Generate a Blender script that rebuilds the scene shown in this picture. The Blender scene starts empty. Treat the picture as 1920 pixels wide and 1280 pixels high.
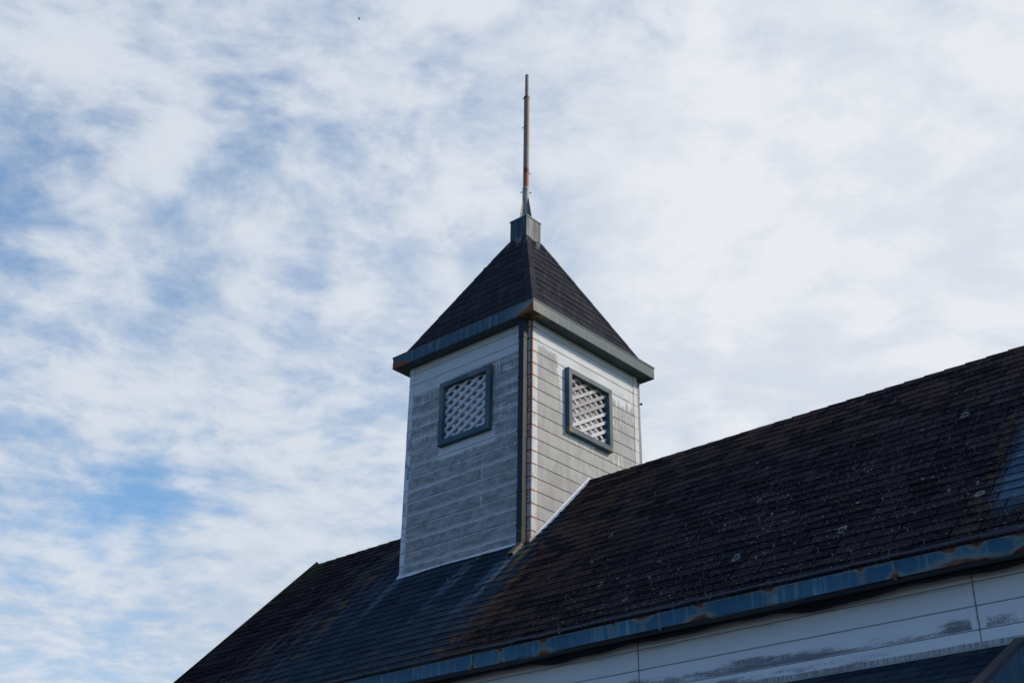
import bpy, math, random
from mathutils import Vector, Matrix
rad = math.radians
random.seed(11)
scene = bpy.context.scene
col = scene.collection
Z0 = 7.112                       # height of the main ridge above the ground
# ------------------------------------------------------------------ camera
yaw, pit, rol = 0.7365, 0.4915, 0.0154
F = Vector((-math.sin(yaw)*math.cos(pit), math.cos(yaw)*math.cos(pit), math.sin(pit)))
R_ = Vector((math.cos(yaw), math.sin(yaw), 0)); U_ = R_.cross(F)
R2 = R_*math.cos(rol)+U_*math.sin(rol); U2 = -R_*math.sin(rol)+U_*math.cos(rol)
cam = bpy.data.cameras.new("camera"); camo = bpy.data.objects.new("camera", cam); col.objects.link(camo)
CAM = Vector((9.5143, -10.7255, -5.5117+Z0))
camo.matrix_world = Matrix(((R2.x, U2.x, -F.x, CAM.x), (R2.y, U2.y, -F.y, CAM.y), (R2.z, U2.z, -F.z, CAM.z), (0, 0, 0, 1)))
cam.sensor_width = 36; cam.lens = 2411.3/1920*36; cam.clip_end = 3000; cam.clip_start = 0.1
scene.camera = camo
# ------------------------------------------------------------------ colour management
vs = scene.view_settings
scene.display_settings.display_device = 'sRGB'
vs.view_transform = 'Standard'; vs.look = 'None'; vs.gamma = 1; vs.exposure = 0.0

# ------------------------------------------------------------------ node expression helper
class X:
    def __init__(s, t, k): s.t, s.k = t, k
    def _m(s, op, o=None, c=None, clamp=False): return s.t.math(op, s, o, c, clamp)
    def __add__(s, o): return s._m('ADD', o)
    __radd__ = __add__
    def __sub__(s, o): return s._m('SUBTRACT', o)
    def __rsub__(s, o): return s.t.math('SUBTRACT', o, s)
    def __mul__(s, o): return s._m('MULTIPLY', o)
    __rmul__ = __mul__
    def __truediv__(s, o): return s._m('DIVIDE', o)
    def __rtruediv__(s, o): return s.t.math('DIVIDE', o, s)
    def __neg__(s): return s*-1.0
    def abs(s): return s._m('ABSOLUTE')
    def frac(s): return s._m('FRACT')
    def floor(s): return s._m('FLOOR')
    def pow(s, e): return s._m('POWER', e)
    def max(s, o): return s._m('MAXIMUM', o)
    def min(s, o): return s._m('MINIMUM', o)
    def sat(s): return s._m('ADD', 0.0, None, True)
class T:
    """a small wrapper round a node tree"""
    def __init__(s, nt): s.nt = nt; s.n = nt.nodes; s.l = nt.links
    def link(s, a, sock):
        if isinstance(a, X): s.l.new(a.k, sock)
        else: sock.default_value = a
    def math(s, op, a, b=None, c=None, clamp=False):
        n = s.n.new('ShaderNodeMath'); n.operation = op; n.use_clamp = clamp
        s.link(a, n.inputs[0])
        if b is not None: s.link(b, n.inputs[1])
        if c is not None: s.link(c, n.inputs[2])
        return X(s, n.outputs[0])
    def pos(s):
        n = s.n.new('ShaderNodeNewGeometry'); x = s.n.new('ShaderNodeSeparateXYZ'); s.l.new(n.outputs['Position'], x.inputs[0])
        return X(s, x.outputs[0]), X(s, x.outputs[1]), X(s, x.outputs[2]) - Z0
    def normal(s):
        n = s.n.new('ShaderNodeNewGeometry'); x = s.n.new('ShaderNodeSeparateXYZ'); s.l.new(n.outputs['True Normal'], x.inputs[0])
        return tuple(X(s, x.outputs[i]) for i in range(3))
    def island(s):
        n = s.n.new('ShaderNodeNewGeometry'); return X(s, n.outputs['Random Per Island'])
    def vec(s, x, y, z):
        n = s.n.new('ShaderNodeCombineXYZ')
        for i, v in enumerate((x, y, z)): s.link(v, n.inputs[i])
        return X(s, n.outputs[0])
    def noise(s, v, scale=1.0, detail=4.0, rough=.55, dist=0.0, color=False, lac=2.0):
        n = s.n.new('ShaderNodeTexNoise'); s.l.new(v.k, n.inputs['Vector'])
        n.inputs['Scale'].default_value = scale; n.inputs['Detail'].default_value = detail
        n.inputs['Roughness'].default_value = rough; n.inputs['Distortion'].default_value = dist
        n.inputs['Lacunarity'].default_value = lac
        return X(s, n.outputs['Color' if color else 'Fac'])
    def voro(s, v, scale=1.0, rand=1.0, feature='F1', out='Distance'):
        n = s.n.new('ShaderNodeTexVoronoi'); n.feature = feature; s.l.new(v.k, n.inputs['Vector'])
        n.inputs['Scale'].default_value = scale; n.inputs['Randomness'].default_value = rand
        return X(s, n.outputs[out])
    def ss(s, x, a, b, lo=0.0, hi=1.0, typ='SMOOTHSTEP'):
        n = s.n.new('ShaderNodeMapRange'); n.interpolation_type = typ
        s.link(x, n.inputs[0])
        n.inputs[1].default_value = a; n.inputs[2].default_value = b; n.inputs[3].default_value = lo; n.inputs[4].default_value = hi
        return X(s, n.outputs[0])
    def bump(s, x, c, w):            # 1 at c, falling to 0 at distance w
        return s.ss((x-c).abs(), 0.0, w, 1.0, 0.0)
    def mix(s, f, a, b, mode='MIX'):
        n = s.n.new('ShaderNodeMix'); n.data_type = 'RGBA'; n.blend_type = mode; n.clamp_factor = True
        s.link(f, n.inputs[0])
        for v, i in ((a, 6), (b, 7)):
            if isinstance(v, X): s.l.new(v.k, n.inputs[i])
            else: n.inputs[i].default_value = (*v, 1)
        return X(s, n.outputs[2])
    def scale_col(s, c, f):
        n = s.n.new('ShaderNodeVectorMath'); n.operation = 'SCALE'
        if isinstance(c, X): s.l.new(c.k, n.inputs[0])
        else: n.inputs[0].default_value = c
        s.link(f, n.inputs['Scale'])
        return X(s, n.outputs[0])

def material(name, fn):
    m = bpy.data.materials.new(name); m.use_nodes = True
    t = T(m.node_tree); t.n.clear()
    o = t.n.new('ShaderNodeOutputMaterial'); b = t.n.new('ShaderNodeBsdfPrincipled'); t.l.new(b.outputs[0], o.inputs[0])
    r = fn(t)                       # dict(color, rough, metal, height, hdist)
    c = r['color']
    if isinstance(c, X): t.l.new(c.k, b.inputs['Base Color'])
    else: b.inputs['Base Color'].default_value = (*c, 1)
    t.link(r.get('rough', .7), b.inputs['Roughness'])
    t.link(r.get('metal', 0.0), b.inputs['Metallic'])
    b.inputs['Specular IOR Level'].default_value = r.get('spec', .4)
    if 'height' in r:
        n = t.n.new('ShaderNodeBump'); t.l.new(r['height'].k, n.inputs['Height'])
        n.inputs['Strength'].default_value = r.get('hs', .5); n.inputs['Distance'].default_value = r.get('hd', .01)
        t.l.new(n.outputs[0], b.inputs['Normal'])
    return m

# ------------------------------------------------------------------ sky: Nishita with a broken layer of high cloud
SUN_DIR = Vector((0.73, 0.68, 0)).normalized(); SUN_EL = rad(36)
world = bpy.data.worlds.new("World"); scene.world = world; world.use_nodes = True
t = T(world.node_tree); t.n.clear()
wo = t.n.new('ShaderNodeOutputWorld'); bg = t.n.new('ShaderNodeBackground'); t.l.new(bg.outputs[0], wo.inputs[0])
sky = t.n.new('ShaderNodeTexSky'); sky.sky_type = 'NISHITA'; sky.sun_disc = False
sky.sun_elevation = SUN_EL; sky.sun_rotation = math.atan2(SUN_DIR.x, SUN_DIR.y); sky.air_density = 1.0; sky.dust_density = 0.6; sky.ozone_density = 2.0
tc = t.n.new('ShaderNodeTexCoord'); sp = t.n.new('ShaderNodeSeparateXYZ'); t.l.new(tc.outputs['Generated'], sp.inputs[0])
gen = X(t, tc.outputs['Generated'])
dx, dy, dz = (X(t, sp.outputs[i]) for i in range(3))
zz = dz.max(0.02)+0.12
px, py = dx/zz, dy/zz            # the cloud layer seen in perspective
# wind direction streaks
ca, sa = math.cos(0.9), math.sin(0.9)
pu, pv = px*ca+py*sa, py*ca-px*sa
pvec = t.vec(pu*1.0, pv*1.0, 0.0)
warp = t.noise(pvec, 2.6, 2, .5, color=True)
wv = t.n.new('ShaderNodeVectorMath'); wv.operation = 'MULTIPLY_ADD'
t.l.new(warp.k, wv.inputs[0]); wv.inputs[1].default_value = (.13, .13, .13); t.l.new(pvec.k, wv.inputs[2])
pw = X(t, wv.outputs[0])
big = t.noise(pw, 1.9, 2, .5)
mot = t.noise(pw, 13.0, 4, .55)
mid = t.noise(pw, 5.6, 6, .56)
stv = t.n.new('ShaderNodeVectorMath'); stv.operation = 'MULTIPLY'
t.l.new(pw.k, stv.inputs[0]); stv.inputs[1].default_value = (1.0, 1.12, 1.0)
fine = t.noise(X(t, stv.outputs[0]), 11.0, 8, .68)
def blob(d, r):
    n = t.n.new('ShaderNodeVectorMath'); n.operation = 'DISTANCE'; t.l.new(gen.k, n.inputs[0]); n.inputs[1].default_value = d
    return t.ss(X(t, n.outputs['Value']), 0.0, r, 1.0, 0.0)
dens = 0.695 + (big-.5)*.35 + (mid-.5)*1.05 + (fine-.5)*1.0 + (mot-.5)*1.05
for d, r, a in (((-0.8056, 0.4787, 0.349), .048, -.75), ((-0.778, 0.521, 0.350), .040, -.35), ((-0.83, 0.445, 0.336), .045, -.22), ((-0.7876, 0.3333, 0.5183), .085, -.34), ((-0.7462, 0.3309, 0.5777), .065, -.34),
                ((-0.8292, 0.4586, 0.3197), .035, -.42), ((-0.675, 0.4258, 0.6025), .06, -.16), ((-0.8661, 0.4229, 0.2664), .07, .18), ((-0.700, 0.400, 0.590), .10, .0), ((-0.735, 0.420, 0.5323), .07, .20),
                ((-0.435, 0.6185, 0.6544), .08, -.16), ((-0.7345, 0.4332, 0.5223), .08, -.06), ((-0.5555, 0.5726, 0.6029), .12, -.06),
                ((-0.7242, 0.3953, 0.565), .030, .42), ((-0.6004, 0.4894, 0.6324), .05, .28), ((-0.7527, 0.4941, 0.4352), .12, .16),
                ((-0.7207, 0.3022, 0.6239), .07, .22), ((-0.766, 0.3118, 0.5621), .05, .24), ((-0.7605, 0.5803, 0.2914), .16, .34),
                ((-0.3903, 0.753, 0.5297), .42, .62), ((-0.366, 0.841, 0.3985), .26, .25)):
    dens = dens + blob(d, r)*a
dens = dens - t.ss(dy-dx*.35, .25, -.35)*.75                  # the layer thins out behind the photographer
cov = t.ss(dens, -.08, 1.0)
cov = 0.10 + cov*.88
shade = t.ss(mid+(fine-.5)*.5+(mot-.5)*.5, .3, .72)
glow = blob((-0.33, 0.75, 0.55), .55)
cc = t.mix(shade*.55+glow*.60, (3.45, 4.05, 4.9), (5.5, 5.65, 5.95))
skyc = t.mix(1.0, X(t, sky.outputs[0]), (0.82, 1.14, 1.26), 'MULTIPLY')
skyc = t.scale_col(skyc, 1.0)
final = t.mix(cov, skyc, cc)
final = t.mix(t.ss(dy-dx*.35, .45, -.25), final, t.mix(1.0, final, (.68, .665, .81), 'MULTIPLY'))  # unseen sky behind the camera dimmed and blued to darken the shaded faces
final = t.mix(t.ss(dz, .03, -.02), final, (.5, .55, .55))
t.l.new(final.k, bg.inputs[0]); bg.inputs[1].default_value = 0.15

sun = bpy.data.lights.new("sun", 'SUN'); suno = bpy.data.objects.new("sun", sun); col.objects.link(suno)
sun.energy = 3.2; sun.angle = rad(7); sun.color = (1.0, .915, .80)
sd = Vector((SUN_DIR.x*math.cos(SUN_EL), SUN_DIR.y*math.cos(SUN_EL), math.sin(SUN_EL)))
suno.rotation_euler = (-sd).to_track_quat('-Z', 'Y').to_euler(); suno.location = sd*40

# ------------------------------------------------------------------ mesh helpers (z is measured from the ridge)
def tag(o, label=None, cat=None, group=None, kind=None):
    for k, v in (('label', label), ('category', cat), ('group', group), ('kind', kind)):
        if v: o[k] = v
def empty(name, loc):
    o = bpy.data.objects.new(name, None); col.objects.link(o); o.location = (loc[0], loc[1], loc[2]+Z0); o.empty_display_size = .3; return o
class MB:
    def __init__(s): s.v = []; s.f = []; s.m = []
    def face(s, pts, m=0):
        i = len(s.v); s.v += [tuple(p) for p in pts]; s.f.append(tuple(range(i, i+len(pts)))); s.m.append(m)
    def hexa(s, p, m=0):             # p: 4 bottom (ccw) + 4 top
        i = len(s.v); s.v += [tuple(a) for a in p]
        for f in ((3, 2, 1, 0), (4, 5, 6, 7), (0, 1, 5, 4), (1, 2, 6, 5), (2, 3, 7, 6), (3, 0, 4, 7)):
            s.f.append(tuple(i+k for k in f)); s.m.append(m)
    def box(s, x0, x1, y0, y1, z0, z1, m=0):
        s.hexa([(x0, y0, z0), (x1, y0, z0), (x1, y1, z0), (x0, y1, z0), (x0, y0, z1), (x1, y0, z1), (x1, y1, z1), (x0, y1, z1)], m)
    def loft(s, rings, closed=True, caps=True, m=0):
        i = len(s.v); n = len(rings[0])
        for r in rings: s.v += [tuple(p) for p in r]
        for a in range(len(rings)-1):
            for k in range(n if closed else n-1):
                k2 = (k+1) % n
                s.f.append((i+a*n+k, i+a*n+k2, i+(a+1)*n+k2, i+(a+1)*n+k)); s.m.append(m)
        if caps and closed:
            s.f.append(tuple(i+k for k in reversed(range(n)))); s.m.append(m)
            s.f.append(tuple(i+(len(rings)-1)*n+k for k in range(n))); s.m.append(m)
    def tube(s, pts, rs, n=16, m=0):
        rings = []
        for j, p in enumerate(pts):
            p = Vector(p); d = (Vector(pts[min(j+1, len(pts)-1)])-Vector(pts[max(j-1, 0)])).normalized()
            a = d.orthogonal().normalized(); b = d.cross(a); r = rs[j] if isinstance(rs, (list, tuple)) else rs
            rings.append([p+(a*math.cos(k*2*math.pi/n)+b*math.sin(k*2*math.pi/n))*r for k in range(n)])
        s.loft(rings, m=m)
    def build(s, name, mats, parent=None, smooth=False, bevel=0.0):
        if not isinstance(mats, (list, tuple)): mats = [mats]
        off = Vector((0, 0, Z0)); p = parent
        while p is not None: off = off-p.location; p = p.parent
        me = bpy.data.meshes.new(name); me.from_pydata([tuple(Vector(v)+off) for v in s.v], [], s.f); me.update()
        for m in mats: me.materials.append(m)
        me.polygons.foreach_set('material_index', s.m)
        o = bpy.data.objects.new(name, me); col.objects.link(o)
        if parent: o.parent = parent
        import bmesh
        bm = bmesh.new(); bm.from_mesh(me); bmesh.ops.recalc_face_normals(bm, faces=bm.faces)
        if bevel: bmesh.ops.bevel(bm, geom=bm.edges[:], offset=bevel, segments=2, affect='EDGES', profile=.6)
        bm.to_mesh(me); bm.free()
        if smooth:
            for f in me.polygons: f.use_smooth = True
            try: me.set_sharp_from_angle(angle=rad(35))
            except Exception: pass
        return o

# ------------------------------------------------------------------ dimensions
TP = 1.0036; NRM = math.hypot(1, TP)
XL, XR = -3.711, 11.2
YE = -2.605; YW = -2.355
ZS = 1.70; WE = 1.158; F0, F1 = 1.707, 1.855; WB = .1416; B0, B1 = 3.62, 3.96; WP = 1.075
JT, JS = 1.4608, .1538          # siding joints of the tower
BO = JT

# ------------------------------------------------------------------ materials
def sid_tower_shade(t):          # face towards the photographer on the left: paint worn off in rows
    x, y, z = t.pos()
    ph = ((BO - z)/JS).frac()                       # 0 at a joint, 1 just above the next
    row = ((BO - z)/JS).floor()
    alt = ((row+40)*.5).frac()*2                    # 0/1 alternating rows
    P = t.vec(x, z, row*3.1)
    st = t.noise(t.vec(x*60, z*3.6, 1.0), 1, 5, .68)       # runs
    st2 = t.noise(t.vec(x*14, z*1.3, 4.0), 1, 3, .6)
    gr = t.noise(t.vec(x*75, z*75, 2.0), 1, 3, .65)            # flaking grain
    bl = t.noise(t.vec(x*2.6, z*7.5, 5.0), 1, 5, .62)
    hz0 = t.noise(t.vec(x*9, z*20, 3.0), 1, 6, .7)
    cov = t.ss(z, 1.58, 1.12, -.46, .34)                         # bare share grows downwards
    cov = cov + t.ss(z, .55, -.2, 0.0, .20)
    cov = cov - t.ss(z, 1.30, 1.42)*.5
    w = cov + (st-.5)*t.ss(z, -.1, .7, 1.1, 3.4) + (gr-.5)*1.6 + (bl-.5)*1.5 + (hz0-.5)*1.0
    w = w - t.ss(ph+(gr-.5)*.22, .20, .02)*(.80+alt*1.1)*t.ss(bl, .30, .55)  # ragged paint left along each joint
    w = w - t.ss(ph+(gr-.5)*.22, .84, .99)*(.95-alt*.6)*t.ss(bl, .30, .55)
    w = w + t.ss(ph, .65, .1)*t.ss(z, .35, .7)*.40 - t.ss(ph, .6, .95)*t.ss(z, .35, .7)*.35
    under = t.ss((x).abs(), .50, .42)*t.ss(z, .30, .38)*t.ss(z, .56, .50)
    w = w - under*.7
    w = w - t.ss(x, -.88, -.935)*.6                             # clean strip by the corner
    w = w + t.bump(z+.02*(hz0-.5), 1.335, .05)*t.ss(x, -.5, .5)*.9 + t.bump(z+.02*(hz0-.5), 1.17, .06)*t.ss(bl, .4, .6)*.5
    w = w - t.bump(x+.02*(st2-.5), .27, .028)*t.ss(z, -.62, -.2)*t.ss(z, .25, .05)*.5
    w = w - t.bump(z, -.015, .16)*t.ss(x, .3, -.5)*t.ss(ph, .42, .1)*.5
    bare = t.ss(w, -.10, .22)
    hz = t.noise(t.vec(x*7, z*13, 9.0), 1, 6, .68)
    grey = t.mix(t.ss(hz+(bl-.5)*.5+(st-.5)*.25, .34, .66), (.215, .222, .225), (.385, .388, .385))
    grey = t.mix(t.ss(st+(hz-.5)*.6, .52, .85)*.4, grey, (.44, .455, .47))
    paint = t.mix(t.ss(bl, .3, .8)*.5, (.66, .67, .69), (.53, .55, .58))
    c = t.mix(bare, paint, grey)
    rust = t.bump(x+.01*(bl-.5), .80, .012)*t.ss(z, 1.15, 1.35)*.6*t.ss(st2, .35, .6)
    nl = t.noise(t.vec(x*2.2, z*18, 7.0), 1, 4, .65)
    c = t.mix(t.ss(nl, .52, .68)*bare*t.ss(z, 1.0, .3)*.6, c, (.46, .48, .50))
    c = t.mix(rust, c, (.45, .28, .10))
    return dict(color=c, rough=.8, spec=.25, height=(1.0-bare)*.5+gr*.35, hs=.35, hd=.004)
def sid_tower_sun(t):            # face on the right: dusty grey with clean margins
    x, y, z = t.pos()
    ph = ((BO - z)/JS).frac(); row = ((BO - z)/JS).floor()
    st = t.noise(t.vec(y*42, z*3.5, row*1.7), 1, 4, .6)
    st2 = t.noise(t.vec(y*10, z*2.6, 4.0), 1, 3, .6)
    gr = t.noise(t.vec(y*80, z*80, 2.0), 1, 3, .6)
    bl = t.noise(t.vec(y*2.6, z*4.5, row*5.0+3), 1, 3, .5)
    jag = t.noise(t.vec(y*9, z*16, row*2.0), 1, 4, .6)
    w = t.ss(z, 1.52, 1.33, -.9, .5)
    # clean fringe left of the window frame, clean band above it
    edge = -.44 - t.ss(z, .45, 1.35)*.10 + (jag-.5)*.16
    fr = t.ss(y-edge, -.03, .03)*t.ss(y, .30, .0)*t.ss(z, .34, .52)
    w = w - fr*1.0
    w = w - t.ss(z, 1.17, 1.36)*t.ss(y, -.62, -.3)*1.0
    rt = t.ss(y, .35, .44)
    w = w + rt*((st-.5)*3.0-.20+t.ss(z, 1.3, .7)*.35)
    low = t.ss(z, .50, .36)
    w = w + low*((st-.55)*1.1*t.ss(y, -.6, .0))
    w = w + (gr-.5)*1.1 + (bl-.5)*.9 + (st-.5)*1.1
    w = w + t.ss(jag+(bl-.5)*.8, .58, .68)*t.ss(z, 1.05, 1.25)*t.ss(z, 1.62, 1.5)*.9
    w = w - t.ss(ph, .10, .0)*.30
    w = w - (t.ss(y, -.885, -.915)+t.ss(y, .90, .93))*1.2
    bare = t.ss(w, -.05, .20)
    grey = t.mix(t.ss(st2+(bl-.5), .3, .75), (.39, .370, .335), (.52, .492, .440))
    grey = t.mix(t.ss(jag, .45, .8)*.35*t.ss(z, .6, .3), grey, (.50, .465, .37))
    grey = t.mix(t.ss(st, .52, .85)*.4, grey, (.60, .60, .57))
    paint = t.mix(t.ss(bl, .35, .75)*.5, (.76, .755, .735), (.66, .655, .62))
    tn = t.noise(t.vec(row*.73, 2.0, 3.0), 1, 1, .5)
    c = t.mix(bare, paint, grey)
    c = t.mix(t.ss(tn+(bl-.5)*.6, .35, .65)*.35, c, (.42, .405, .38))
    yl = t.bump(z, .36, .10)*t.ss(st2, .45, .75)*.35
    c = t.mix(yl, c, (.55, .46, .28))
    r = t.bump(y+.02*(jag-.5), -.92, .012)*t.ss(st2, .35, .55)*.55 + t.bump(y+.012*(jag-.5), .905, .010)*t.ss(jag, .35, .55)*.75 + t.bump(y, .84, .006)*t.ss(z, 1.3, 1.38)*.5
    r = r + t.bump(y+.010*(jag-.5), -.905, .008)*t.ss(z, -.2, -.7)*t.ss(jag, .4, .6)
    c = t.mix(r, c, (.52, .27, .09))
    return dict(color=c, rough=.82, spec=.25, height=(1.0-bare)*.4+gr*.35, hs=.3, hd=.004)
def sid_corner(t):
    x, y, z = t.pos(); nx, ny, nz = t.normal()
    ph = ((BO - z)/JS).frac(); row = ((BO-z)/JS).floor()
    n1 = t.noise(t.vec((x+y)*22, z*9, row), 1, 4, .6); gr = t.noise(t.vec(x*70, y*70, z*70), 1, 3, .6)
    n2 = t.noise(t.vec((x+y)*5, z*4, row*2.3), 1, 3, .6)
    lit = t.ss(nx, .4, .6)  # sun-facing sides painted lighter and warmer, shaded sides darker and cooler
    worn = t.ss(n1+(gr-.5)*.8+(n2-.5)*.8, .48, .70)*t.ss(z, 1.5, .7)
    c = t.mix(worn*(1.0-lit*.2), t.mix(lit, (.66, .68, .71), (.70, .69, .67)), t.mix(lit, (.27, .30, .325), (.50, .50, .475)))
    front = t.ss(x, .8, .95)*t.ss(y, -.8, -.95)
    jr = (t.ss(ph, .16, .0)+t.ss(ph, .90, 1.0))*t.ss(n2, .15, .5)*front
    c = t.mix(jr*.95, c, (.50, .20, .045))
    er = t.bump(x, 1.004, .034)*t.bump(y, -1.004, .034)*front*t.ss(z, -.6, 1.0, .35, 1.0)*t.ss(n1, .2, .42)
    c = t.mix(er*1.5, c, (.30, .105, .03))
    br = t.ss(z, -.70, -1.0)*front*t.ss(n1, .35, .6)
    c = t.mix(br*.75, c, (.50, .33, .13))
    sp_ = t.ss(z, -.82, -.9)*t.ss(x, -.9, -1.0)*t.ss(n1, .55, .65)
    c = t.mix(sp_*.6, c, (.45, .27, .12))
    return dict(color=c, rough=.8, spec=.25, height=gr, hs=.25, hd=.003)
def sid_main(t):
    x, y, z = t.pos()
    ph = ((-2.787 - z)/.163).frac(); row = ((-2.787 - z)/.163).floor()
    gr = t.noise(t.vec(x*130, z*130, 2.0), 1, 3, .75)
    st = t.noise(t.vec(x*24, z*9, row*3), 1, 4, .65)
    bl = t.noise(t.vec(x*1.5, z*9, row*4.4), 1, 5, .62)
    cov = t.ss(z, -2.93, -3.05, -1.0, .04)
    w = cov + (gr-.5)*2.6 + (st-.5)*.6 + (bl-.5)*2.9
    w = w + t.ss(ph+(bl-.5)*.5, .35, .9)*.55 - .12 - t.ss(ph, .30, .05)*.5 - t.ss(ph, .93, .97)*.8
    w = w - t.ss(x, 4.8, 6.4)*.30
    fx = x - 6.175
    w = w + t.bump(fx, -.16, .16)*.40 - t.ss(fx.abs(), .06, .03)*1.5
    bare = t.ss(w, -.02, .42)
    paint = t.mix(t.ss(bl, .3, .7)*.6, (.78, .79, .81), (.70, .715, .74))
    top_grey = t.ss(z+.02*(st-.5), -2.775, -2.70)
    paint = t.mix(top_grey*.55, paint, (.44, .44, .42))  # paint greyer towards the top of the wall
    c = t.mix(bare*.95, paint, (.17, .18, .19))
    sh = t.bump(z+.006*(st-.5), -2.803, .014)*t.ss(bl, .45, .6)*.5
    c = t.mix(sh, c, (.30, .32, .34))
    return dict(color=c, rough=.75, spec=.3, height=(1.0-bare)*.5+gr*.3, hs=.25, hd=.003)

def shingle_core(t, x, s, y=None):
    isl = t.island()
    gn = t.noise(t.vec(x*160, s*160, 1.0), 1, 3, .8)
    n1 = t.noise(t.vec(x*7, s*7, 1.0), 1, 4, .6)
    return isl, gn, n1
def sh_main(t):
    x, y, z = t.pos()
    s = y.abs()*NRM
    isl, gn, n1 = shingle_core(t, x, s)
    run = t.noise(t.vec(x*9.0, s*.9, 3.0), 1, 4, .62)           # runs down the slope
    run2 = t.noise(t.vec(x*3.0, s*.55, 8.0), 1, 3, .55)
    wob = (run2-.5)*.9+(n1-.5)*.25
    base = t.mix(t.ss(isl+(n1-.5)*1.0, .1, .9), (.024, .021, .024), (.060, .050, .052))
    # bluish washed zone under the tower
    blue = t.ss(x+wob+(s-2)*.15, -2.0, -1.35)*t.ss(x+wob*.35-s*.10, 1.22, .92)*t.ss(s, .55, 1.1)
    blue = blue.max(t.ss(x+wob, -2.2, -1.2)*t.ss(x, -.9, -1.0)*.7)
    bc = t.mix(isl, (.028, .046, .064), (.042, .062, .082))
    c = t.mix(blue*.92, base, bc)
    # purple grey streaks at the left
    c = t.mix(t.ss(run, .50, .66)*t.ss(x, -.8, -1.5)*t.ss(x, -3.0, -2.5)*.8, c, (.10, .10, .135))
    # brown lichen zone beside the wash and along the ridge
    br = t.ss(x+wob*.6-s*.05, 1.0, 1.35)*t.ss(x+wob*1.6-s*.2, 3.0, 1.3)
    br = br.max(t.ss(s+wob*.6, 1.6, .4)*t.ss(x, 1.0, 1.3)*.75)
    brn = br*t.ss(isl*.35+run*.7+(n1-.5)*1.1, .36, .70)
    c = t.mix(brn*.85, c, t.mix(n1, (.045, .032, .030), (.125, .068, .042)))
    br2 = t.bump(x+wob*.9, 1.32, .26)*t.ss(n1, .42, .62)*t.ss(s, 1.0, 1.7)
    c = t.mix(br2*.8, c, (.18, .095, .050))
    # ochre patches at the left edge of the wash
    oc = t.bump(x+wob*1.0-(s-2)*.1, -1.55, .20)*t.ss(n1+(isl-.5)*.4, .50, .66)
    c = t.mix(oc*.75, c, (.15, .105, .05))
    # black zone far right and low
    bk = t.ss(x+wob*2+s*.5, 2.3, 4.2)*t.ss(s+wob, .8, 1.7)
    bk = bk.max(t.ss(x+wob, -2.1, -2.6))
    c = t.mix(bk*.5, c, (.016, .015, .020))
    # pale water runs
    lr = t.ss(t.noise(t.vec(x*22, s*1.3, 5.0), 1, 3, .6), .54, .70)*t.ss(n1, .42, .62)*t.ss(x, 1.4, 2.4)
    c = t.mix(lr*.8*t.ss(s, 3.0, 1.2), c, (.085, .105, .15))
    for cx, w_, s0, s1, am, cc_ in ((.95, .09, 1.55, 3.0, .9, (.25, .28, .28)), (.84, .12, 1.7, 3.5, .8, (.09, .155, .21)), (1.10, .11, 1.48, 2.5, .95, (.22, .15, .06)),
                                    (.30, .07, 1.5, 2.7, .75, (.17, .19, .17)), (.20, .12, 1.6, 3.4, .8, (.085, .14, .19)), (-.95, .14, 1.45, 2.9, .8, (.10, .155, .21))):
        m_ = t.bump(x+(run-.5)*.10, cx, w_)*t.ss(s, s0-.12, s0)*t.ss(s, s1, s0+.3)*t.ss(n1+(isl-.5)*.25, .30, .52)
        c = t.mix(m_*am, c, cc_)
    # washed stripe far right
    rt = t.ss(x+(run-.5)*.22+s*.0, 6.30, 6.46)*t.ss(x+(run-.5)*.3, 7.5, 7.25)*t.ss(s, .7, 1.3)*t.ss(s+(n1-.5)*.5, 3.45, 3.1)
    c = t.mix(rt*.85, c, t.mix(isl, (.05, .10, .16), (.085, .15, .21)))
    c = t.mix(t.bump(x+(run-.5)*.3, 6.27, .12)*t.ss(s, 1.2, 1.9)*t.ss(n1, .45, .6)*.6, c, (.11, .065, .03))
    # green moss near the gable top and along the eave
    gm = t.ss(x, -3.2, -3.62)*t.ss(s+(n1-.5)*.8, 1.2, .3)
    gm = gm.max(t.ss(s+(n1-.5)*.25, 3.42, 3.6)*t.ss(x, 2.0, .8)*t.ss(n1, .45, .6))
    c = t.mix(gm*.4, c, (.075, .085, .035))
    # lichen: fine specks, bigger dots, a few rings, vertical scratches
    gate = t.ss(x+s*.7+wob, 3.0, 5.0)*t.ss(s+x*.12, 1.2, 2.6)
    gate = gate.max(t.ss(x, -2.0, -2.4)*.40)
    gate = (gate*.8).max(t.ss(x, 1.6, 3.0)*.35).max(.12)
    v1 = t.voro(t.vec(x*44, s*44, 0), 1, 1.0); h1 = t.noise(t.vec(x*31, s*31, 7.0), 1, 1, .5)
    sp1 = t.ss(v1, .30, .16)*t.ss(h1+gate*.18, .735, .78)
    c = t.mix(sp1*.9, c, t.mix(isl, (.30, .27, .20), (.55, .58, .62)))
    v3 = t.voro(t.vec(x*75, s*75, 3.0), 1, 1.0)
    sp3 = t.ss(v3, .26, .12)*t.ss(h1+gate*.22, .645, .74)
    c = t.mix(sp3*.8, c, (.36, .38, .42))
    v2 = t.voro(t.vec(x*9.5, s*9.5, 5.0), 1, 1.0); v2c = t.noise(t.vec(x*6.0, s*6.0, 17.0), 1, 1, .5)
    sp2 = t.ss(v2+(gn-.5)*.10, .17, .10)*t.ss(v2c+gate*.16+(gn-.5)*.1, .69, .73)
    c = t.mix(sp2*.8, c, (.34, .33, .30))
    sc = t.noise(t.vec(x*60+s*9, s*5.5, 2.0), 1, 2, .5)
    scm = t.ss(sc, .72, .76)*t.ss(t.noise(t.vec(x*4.2, s*4.2, 9.0), 1, 2, .5), .54, .62)*t.ss(gate, .12, .4)
    c = t.mix(scm*.7, c, (.36, .37, .38))
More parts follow.
